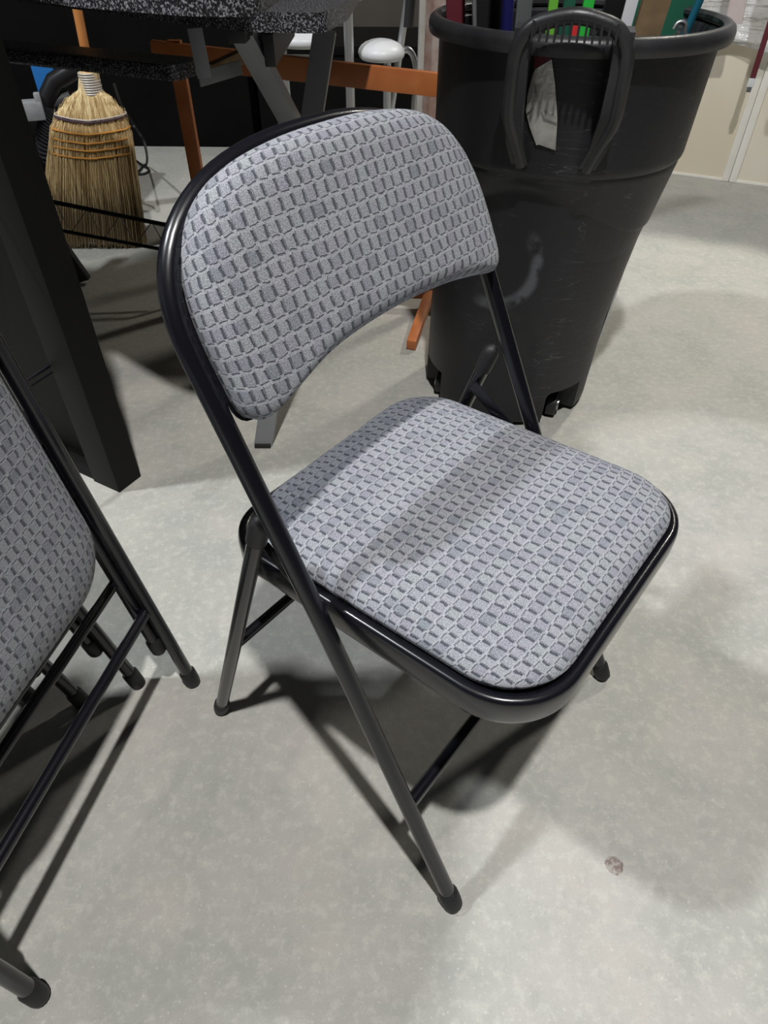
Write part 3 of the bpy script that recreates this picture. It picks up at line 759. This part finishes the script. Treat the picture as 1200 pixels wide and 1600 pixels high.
# half width / half thickness by height fraction
def bw(t):
    K = [(0, 0.165, .026), (0.12, 0.160, .030), (0.32, 0.148, .036), (0.50, 0.136, .038), (0.68, 0.122, .038), (0.78, 0.108, .037), (0.86, 0.072, .033), (0.905, 0.036, .028), (1.0, 0.030, .026)]
    for a, b in zip(K, K[1:]):
        if t <= b[0]:
            u = (t-a[0])/(b[0]-a[0]); u = u*u*(3-2*u) if 0.64 < t < 0.9 else u
            return a[1]+(b[1]-a[1])*u, a[2]+(b[2]-a[2])*u
    return K[-1][1:]
bm = bmesh.new(); n = 48; rings = []
for k in range(45):
    t = k/44; hw_, th_ = bw(t); z = 0.03+(topz-0.03)*t; ring = []
    for j in range(n):
        a = 2*math.pi*j/n; ca, sa = math.cos(a), math.sin(a)
        x = hw_*0.94*math.copysign(abs(ca)**0.8, ca); y = th_*0.9*math.copysign(abs(sa)**0.8, sa)
        ring.append(bm.verts.new((x+lean*t, y, z)))
    rings.append(ring)
for A, B in zip(rings, rings[1:]):
    for k in range(n): bm.faces.new((A[k], A[(k+1) % n], B[(k+1) % n], B[k]))
bm.faces.new(rings[0]); bm.faces.new(rings[-1])
# individual straws over the core
for i in range(1500):
    a = random.uniform(0, 2*math.pi); ca, sa = math.cos(a), math.sin(a)
    fr = random.uniform(0.90, 1.04); t1 = random.uniform(0.5, 0.90); t0 = 0.0
    zb = random.uniform(0.0, 0.03) if random.random() < 0.8 else random.uniform(0.03, 0.07)
    spread = random.uniform(0.93, 1.07); pts = []
    for k in range(6):
        t = t0+(t1-t0)*k/5; hw_, th_ = bw(t); f = fr*(1+(spread-1)*(1-t)**2)
        x = hw_*f*math.copysign(abs(ca)**0.8, ca); y = th_*f*math.copysign(abs(sa)**0.8, sa)
        z = zb+(topz-zb)*t; pts.append((x+lean*t, y, z))
    tube(bm, pts, [0.0009]*5+[0.0005], 3, caps=False)
head = tag(finish('bristle_head', bm, M['straw'], broom), kind='stuff')
def band(t, r, mt, name, gap=0.002):
    bm = bmesh.new(); hw_, th_ = bw(t); z = 0.03+(topz-0.03)*t
    P = []
    for j in range(48):
        a = 2*math.pi*j/48; ca, sa = math.cos(a), math.sin(a)
        P.append((( hw_+gap)*math.copysign(abs(ca)**0.8, ca)*0.99+lean*t, (th_+gap)*math.copysign(abs(sa)**0.8, sa)*1.0, z+0.012*(1-abs(ca))*-1+random.uniform(-.0008, .0008)))
    P.append(P[0]); tube(bm, P, r, 6, caps=False); return finish(name, bm, mt, head)
band(0.765, 0.0026, M['darktwine'], 'stitch_band'); band(0.778, 0.0022, M['wiretie'], 'stitch_band')
for t in (0.70, 0.648, 0.605, 0.56): band(t, 0.0026, M['stitch'], 'stitch_band')
bm = bmesh.new()
for k in range(9):
    z = topz-0.055+0.0065*k; P = [((0.028+0.001*(k % 2))*math.cos(a*math.pi/8)+lean*0.97, 0.027*math.sin(a*math.pi/8), z) for a in range(17)]
    tube(bm, P, 0.0028, 6, caps=False)
finish('neck_binding', bm, M['wiretie'], head)
bm = bmesh.new(); ht_ = dp(131, 5, 2.36)-Vector((bc.x, bc.y, 0))
tube(bm, [(lean, 0, topz-0.03), (ht_.x, 0, ht_.z+0.35)], 0.0135, 14); finish('broom_handle', bm, M['handlew'], broom)

# ------------------------------------------------------------------ wire shelf in front of the broom
ws = empty('wire_rack', (-0.8, 1.95, 0), 'low black wire rack with zigzag bracing in front of the broom', 'rack')
wo = Vector((-0.8, 1.95, 0))
def wt(name, P, r, mt=None, par=None):
    bm = bmesh.new(); tube(bm, [Vector(p)-wo for p in P], r, 8); return finish(name, bm, mt or M['steel'], par or ws)
wa = dp(60, 311, 1.95); wb_ = dp(262, 352, 1.95); wc = dp(60, 354, 1.95); wd = dp(262, 391, 1.95)
dirw = (wb_-wa).normalized()
# keep the rack level and give it legs down to the floor
zt, zl = (wa.z+wb_.z)/2, (wc.z+wd.z)/2
wt('rail', [wa-dirw*0.04, wb_+dirw*0.045], 0.0065); wt('rail', [wc-dirw*0.04, wd+dirw*0.04], 0.0055)
zig = []
for k in range(9):
    t = k/8; zig.append(wa.lerp(wb_, t) if k % 2 else wc.lerp(wd, t))
wt('zigzag_wire', zig, 0.0022)
dep = Vector((0.0, 0.24, 0.0))
for p in (wa-dirw*0.04, wb_+dirw*0.045): wt('rack_leg', [(p.x, p.y, 0.0), p], 0.006)

# black slanted stand leg with foot between cabinet and chair
e0 = dp(100, 372, 1.9); e1 = gp(134, 443)
bm = bmesh.new(); q0 = e1 + (e0-e1).normalized()*0.0
bar(bm, (e1.x, e1.y, 0.012), (e0.x-0.25, e0.y+0.1, 0.62), 0.040, 0.022, side=(1, 0, 0))
tag(finish('stand_leg', bm, M['blackleg']), 'black slanted stand leg with block foot beside the cabinet', 'stand')

# ------------------------------------------------------------------ clutter behind the broom
M['blue'] = clr('blue_box', (0.02, 0.17, 0.50), 0.4); M['lightgrey'] = mat('grey_cast_plastic', (0.33, 0.34, 0.35), 0.5, noise=(20, (0.25, 0.26, 0.27), 3), bump=(60, 0.3))
bx = dp(62, 108, 2.95)
bm = bmesh.new(); box(bm, (bx.x, bx.y+0.03, bx.z/2+0.02), (0.075, 0.06, bx.z+0.04), rotz=0.3, bev=0.004); tag(finish('blue_box', bm, M['blue']), 'blue upright box standing behind the tray at upper left', 'box')
cf = dp(48, 172, 2.52)
bm = bmesh.new(); box(bm, cf, (0.085, 0.06, 0.055), rotz=0.35, bev=0.008)
box(bm, cf+Vector((0.035, 0.0, 0.035)), (0.02, 0.03, 0.03), rotz=0.35, bev=0.004)
vac = empty('floor_machine', (cf.x, cf.y, 0), 'dark machine with grey coupling and black ribbed hose left of the broom', 'machine')
o = finish('coupling', bm, M['lightgrey'], vac); o.location = -Vector((cf.x, cf.y, 0)); o['label'] = 'light grey coupling'
def vt(name, P, r, mt, n=12):
    bm = bmesh.new(); tube(bm, [Vector(p)-Vector((cf.x, cf.y, 0)) for p in P], r, n); return finish(name, bm, mt, vac)
vt('upper_arm', [cf+Vector((0.03, 0.02, 0.0)), dp(85, 128, 2.56), dp(122, 105, 2.58)], 0.028, M['blackp'])
vt('lower_arm', [dp(70, 165, 2.55), dp(110, 150, 2.58)], 0.020, M['greyp'])
# ribbed hose
hs_ = smoothline([dp(95, 172, 2.56), dp(88, 200, 2.56), dp(86, 232, 2.56), dp(102, 250, 2.57), dp(116, 252, 2.58)], 10)
rad = [0.050+0.006*math.sin(k*2.1) for k in range(len(hs_))]
dense = []; dr = []
for k in range(len(hs_)-1):
    for j in range(4):
        dense.append(hs_[k].lerp(hs_[k+1], j/4)); dr.append(0.052+(0.007 if (k*4+j) % 6 < 3 else -0.002))
vt('ribbed_hose', dense, dr, M['blackp'], 20)
bm = bmesh.new(); box(bm, (-0.16, 0.30, 0.16), (0.5, 0.34, 0.32), bev=0.02); finish('machine_body', bm, M['dark'], vac)
bm = bmesh.new(); dome(bm, dp(55, 258, 2.63)-Vector((cf.x, cf.y, 0)), (0, -1, 0), 0.010, 0.010, 12); finish('knob', bm, clr('pink_knob', (0.5, 0.12, 0.12)), vac)['label'] = 'small pink knob'
# cable loop on the right of the broom
cb = smoothline([dp(178, 130, 2.45), dp(190, 165, 2.45), dp(208, 195, 2.48), dp(226, 225, 2.5), gp(229, 256, 0.02), gp(214, 268, 0.008), gp(196, 262, 0.006), gp(200, 244, 0.006), gp(222, 258, 0.006), gp(233, 266, 0.006), gp(222, 272, 0.006), gp(196, 270, 0.006)], 8)
cb = [Vector((p.x, p.y, max(p.z, 0.005))) for p in cb]
bm = bmesh.new(); tube(bm, cb, 0.0048, 8); tag(finish('power_cable', bm, M['rubber']), 'black cable hanging down and looping on the floor right of the broom', 'cable')

# dark stacked boxes in the background
def bgbox(name, x0, x1, y0, y1, h, label, cat, mt, rz=0.0):
    o = D.objects.new(name, None); COL.objects.link(o)
    bm = bmesh.new(); box(bm, (0, 0, (h-0.03)/2), (x1-x0, y1-y0, h-0.03), bev=0.01); finish('trunk_body', bm, mt, o)
    bm = bmesh.new(); box(bm, (0, 0, h-0.0175), (x1-x0+0.02, y1-y0+0.02, 0.035), bev=0.006); finish('trunk_lid', bm, mt, o)
    o.location = ((x0+x1)/2, (y0+y1)/2, 0); o.rotation_euler = (0, 0, rz)
    return tag(o, label, cat)
bgbox('storage_trunk', -2.6, -0.62, 3.60, 4.25, 1.05, 'tall dark storage trunk in the shade behind the broom', 'trunk', M['dark'], -0.02)
bgbox('storage_trunk', -0.58, 0.45, 3.52, 4.05, 0.42, 'low dark storage trunk behind the walking frames', 'trunk', M['dark'])
bm = bmesh.new(); box(bm, (-1.32, 2.78, 0.03), (0.30, 0.16, 0.06), rotz=0.35, bev=0.006); tag(finish('flat_carton', bm, mat('pale_carton', (0.42, 0.45, 0.5), 0.6)), 'pale grey flat carton on the floor left of the broom', 'carton')

# ------------------------------------------------------------------ walking frames
def walker(name, label, D0, tubes, pads, grips=()):
    r = empty(name, (0, D0, 0), label, 'walking frame', 'aluminium walking frames behind the desk'); off = Vector((0, D0, 0))
    for P, rr in tubes:
        bm = bmesh.new(); tube(bm, [Vector(p)-off for p in P], rr, 12); t = finish('frame_tube', bm, M['alu'], r)
        # adjustment holes on straight uprights
        a, b = Vector(P[0])-off, Vector(P[-1])-off
        if abs((a-b).z) > 0.3 and len(P) == 2:
            for k in range(5):
                bm = bmesh.new(); c = a.lerp(b, 0.12+0.06*k); dome(bm, c+Vector((0, -rr+0.0005, 0)), (0, -1, 0), 0.004, 0.0015, 8)
                finish('adjustment_hole', bm, M['darkhole'], t)
    for c, s, rz in pads:
        bm = bmesh.new(); q = c-off
        bmesh.ops.create_uvsphere(bm, u_segments=24, v_segments=12, radius=1.0, matrix=Matrix.Translation(q) @ Matrix.Rotation(rz, 4, 'Z') @ Matrix.Diagonal((*s, 1)))
        for v in bm.verts:
            if v.co.z < q.z-s[2]*0.45: v.co.z = q.z-s[2]*0.45
        finish('arm_pad', bm, M['whiteplastic'], r)
    for P, rr in grips:
        bm = bmesh.new(); tube(bm, [Vector(p)-off for p in P], rr, 12); finish('hand_grip', bm, M['rubber'], r)
def vert(px, py, dist, extra=0.0):
    p = dp(px, py, dist); return p
def up(px, py, dist, ztop=None, lean=0.0):
    p = dp(px, py, dist); zt_ = ztop if ztop is not None else p.z
    return [(p.x+lean, p.y, zt_), (p.x-lean*0.3, p.y, 0.0)]
T3 = dp(545, 60, 2.45); T4a = dp(646, 0, 2.55); T4b = dp(612, 165, 2.55); P1 = dp(596, 82, 2.5)
walker('walking_frame', 'aluminium walking frame with white pad, right of the dark desk leg', 2.5,
       [(up(545, 60, 2.45, 0.92), 0.0145), ([T4a+Vector((0, 0, 0.12)), T4b, (T4b.x-0.03, T4b.y, 0.0)], 0.0115),
        ([(P1.x+0.018, P1.y, P1.z-0.01), (P1.x+0.018, P1.y, 0.0)], 0.0125),
        (smoothline([dp(622, 82, 2.62), dp(638, 78, 2.62), dp(648, 95, 2.62), dp(650, 130, 2.62), dp(646, 180, 2.62), Vector((dp(646, 180, 2.62).x, 2.62, 0.0))], 6), 0.010),
        ([(T3.x, T3.y, 0.50), (P1.x+0.018, P1.y, 0.50)], 0.010)],
       [(P1, (0.072, 0.085, 0.036), 0.2)], [([T4a+Vector((0, 0, 0.12)), dp(637, 42, 2.55)], 0.018)])
P2 = dp(475, 62, 2.62); A5 = dp(425, 70, 2.55); A6 = dp(441, 70, 2.6)
walker('walking_frame', 'aluminium walking frame with white pad, between the two slanted desk legs', 2.6,
       [([(A5.x, A5.y, 0.64), (A5.x+0.015, A5.y, 0.0)], 0.010), ([(A6.x, A6.y, 0.64), (A6.x+0.005, A6.y, 0.0)], 0.0125),
        ([(dp(497, 70, 2.6).x, 2.6, 0.56), (dp(497, 70, 2.6).x, 2.6, 0.0)], 0.010), ([(A6.x, A6.y, 0.52), (dp(497, 70, 2.6).x, 2.6, 0.52)], 0.009)],
       [(P2, (0.10, 0.09, 0.034), 0.0)])

# weathered timber behind the bin
wp = dp(672, 60, 2.15)
tm = empty('timber_post', (wp.x, wp.y, 0), 'weathered brown and whitewashed timber post just left of the bin', 'post')
bm = bmesh.new(); box(bm, (0.012, 0.03, 0.62), (0.052, 0.05, 1.24), bev=0.002); finish('timber', bm, M['weather'], tm)
bm = bmesh.new(); box(bm, (-0.022, 0.022, 0.62), (0.016, 0.06, 1.24), bev=0.002); finish('edge_strip', bm, M['weatherlight'], tm)['label'] = 'pale whitewashed strip'

# ------------------------------------------------------------------ cream wrapped boxes at right
M['cream'] = mat('cream_panel', (0.84, 0.78, 0.66), 0.5, noise=(1.8, (0.76, 0.67, 0.50), 3, 0.35, 0.7))
M['creamedge'] = mat('white_corner_edge', (0.90, 0.87, 0.80), 0.5, noise=(6, (0.80, 0.76, 0.68), 4))
kL = gp(1050, 272); kR = gp(1200, 292); kd = (kR-kL).normalized(); kn = Vector((-kd.y, kd.x, 0))
if kn.y < 0: kn = -kn
kang = math.atan2(kd.y, kd.x)
km = gp(1138, 284); sM = (km-kL).length
def kbox(name, a0, a1, h, label, mt, dep=0.5):
    root = empty(name, kL+kd*((a0+a1)/2)+kn*(dep/2), label, 'box', rot=(0, 0, kang))
    wd = a1-a0
    bm = bmesh.new(); box(bm, (0, 0, h/2), (wd-0.004, dep, h), bev=0.006); finish('box_body', bm, mt, root)
    for s in ((1,) if a0 < 0 else (-1, 1)):
        bm = bmesh.new(); box(bm, (s*(wd/2-0.012), -dep/2+0.004, h/2), (0.030, 0.022, h), bev=0.006); finish('corner_edge', bm, M['creamedge'], root)
    bm = bmesh.new(); box(bm, (0, -dep/2-0.001, 0.006), (wd-0.012, 0.006, 0.012), bev=0.003); finish('base_strip', bm, M['creamedge'], root)
    return root
kbox('panel_box', -0.52, sM-0.003, 1.35, 'cream upright panel box standing behind the bin', M['cream'])
kbox('panel_box', sM+0.003, sM+1.0, 1.35, 'cream upright panel box at the right edge of the photo', M['cream'])
# clear film draped over them
film = D.materials.new('clear_film'); film.use_nodes = True; g = G(film); b = film.node_tree.nodes['Principled BSDF']
tc = g.n('ShaderNodeTexCoord'); fold_ = g.noise(tc.outputs['Object'], 9, 4, 0.6)
b.inputs['Base Color'].default_value = (0.92, 0.91, 0.90, 1); b.inputs['Roughness'].default_value = 0.16
g.put(b.inputs['Alpha'], g.m('MULTIPLY_ADD', g.step(fold_, 0.35, 0.7), 0.40, 0.5))
mpf = g.n('ShaderNodeMapping'); mpf.inputs['Rotation'].default_value = (0, 0.6, 0); mpf.inputs['Scale'].default_value = (4, 4, 22); g.put(mpf.inputs[0], tc.outputs['Object'])
crk = g.noise(mpf.outputs[0], 1.4, 3, 0.5)
g.put(b.inputs['Normal'], g.bump(g.m('ADD', fold_, g.m('MULTIPLY', crk, 1.5)), 0.02, 0.9))
def fpt(a, z, out): p = kL+kd*a-kn*out; return Vector((p.x, p.y, z))
bm = bmesh.new(); NU, NV = 60, 40; grid = []
a_l = -0.55
for i in range(NU+1):
    row = []; u = i/NU; a = a_l+1.75*u
    zlow = 0.50 + 0.03*math.sin(6*a) - 0.28*max(0.0, min(a, 0.22))+0.16*max(0.0, a-0.22)
    for j in range(NV+1):
        v = j/NV; z = 1.36-(1.36-zlow)*v
        out = 0.020 + v*0.045 + 0.018*v*math.sin(17*a+3*z*2) + 0.016*math.sin(62*z-22*a)*math.sin(3.1*v)
        row.append(bm.verts.new(fpt(a, z, max(out, 0.008))))
    grid.append(row)
for i in range(NU):
    for j in range(NV): bm.faces.new((grid[i][j], grid[i+1][j], grid[i+1][j+1], grid[i][j+1]))
fo = finish('plastic_film', bm, film)
sol = fo.modifiers.new('solid', 'SOLIDIFY'); sol.thickness = 0.001
tag(fo, 'crinkled clear plastic film draped over the cream boxes at upper right', 'film')
M['pink'] = mat('pale_pink_foam', (0.62, 0.47, 0.45), 0.6, noise=(10, (0.68, 0.58, 0.56), 3))
p0 = dp(1146, 38, 2.98); p1 = dp(1160, -30, 2.98)
bm = bmesh.new(); bar(bm, p0, p1+(p1-p0)*2, 0.055, 0.02, side=kd); tag(finish('foam_strip', bm, M['pink']), 'pale pink foam strip hanging against the film, right of the bin rim', 'foam')
p0 = dp(1176, 122, 2.95); p1 = dp(1205, 30, 2.95)
rp = empty('wall_marker', p0, 'narrow dark red strip with a white end against the cream box', 'strip')
bm = bmesh.new(); bar(bm, Vector((0, 0, 0)), p1-p0, 0.020, 0.010, side=kd); finish('red_strip', bm, clr('deep_red', (0.11, 0.01, 0.02), 0.5), rp)
bm = bmesh.new(); dd_ = (p0-p1).normalized(); bar(bm, Vector((0, 0, 0)), dd_*0.028, 0.024, 0.016, side=kd); finish('white_end', bm, M['whiteplastic'], rp)
bm = bmesh.new(); bar(bm, dd_*0.028, dd_*0.045, 0.016, 0.014, side=kd); finish('dark_tip', bm, M['greyp'], rp)

# ------------------------------------------------------------------ worn spot sticker on the floor
ps = gp(960, 1352)
bm = bmesh.new(); ring = []
P = []
for k in range(28):
    a = 2*math.pi*k/28; r = 0.0115*(1+0.05*math.sin(3*a)+0.04*math.sin(7*a)); P.append((r*math.cos(a), r*math.sin(a)))
prism(bm, P, 0.0, 0.0006)
sk = finish('round_sticker', bm, mat('worn_paper', (0.40, 0.37, 0.34), 0.7, noise=(160, (0.22, 0.17, 0.15), 4, 0.42, 0.6))); sk.location = ps
tag(sk, 'small round worn sticker on the concrete floor at lower right', 'sticker')
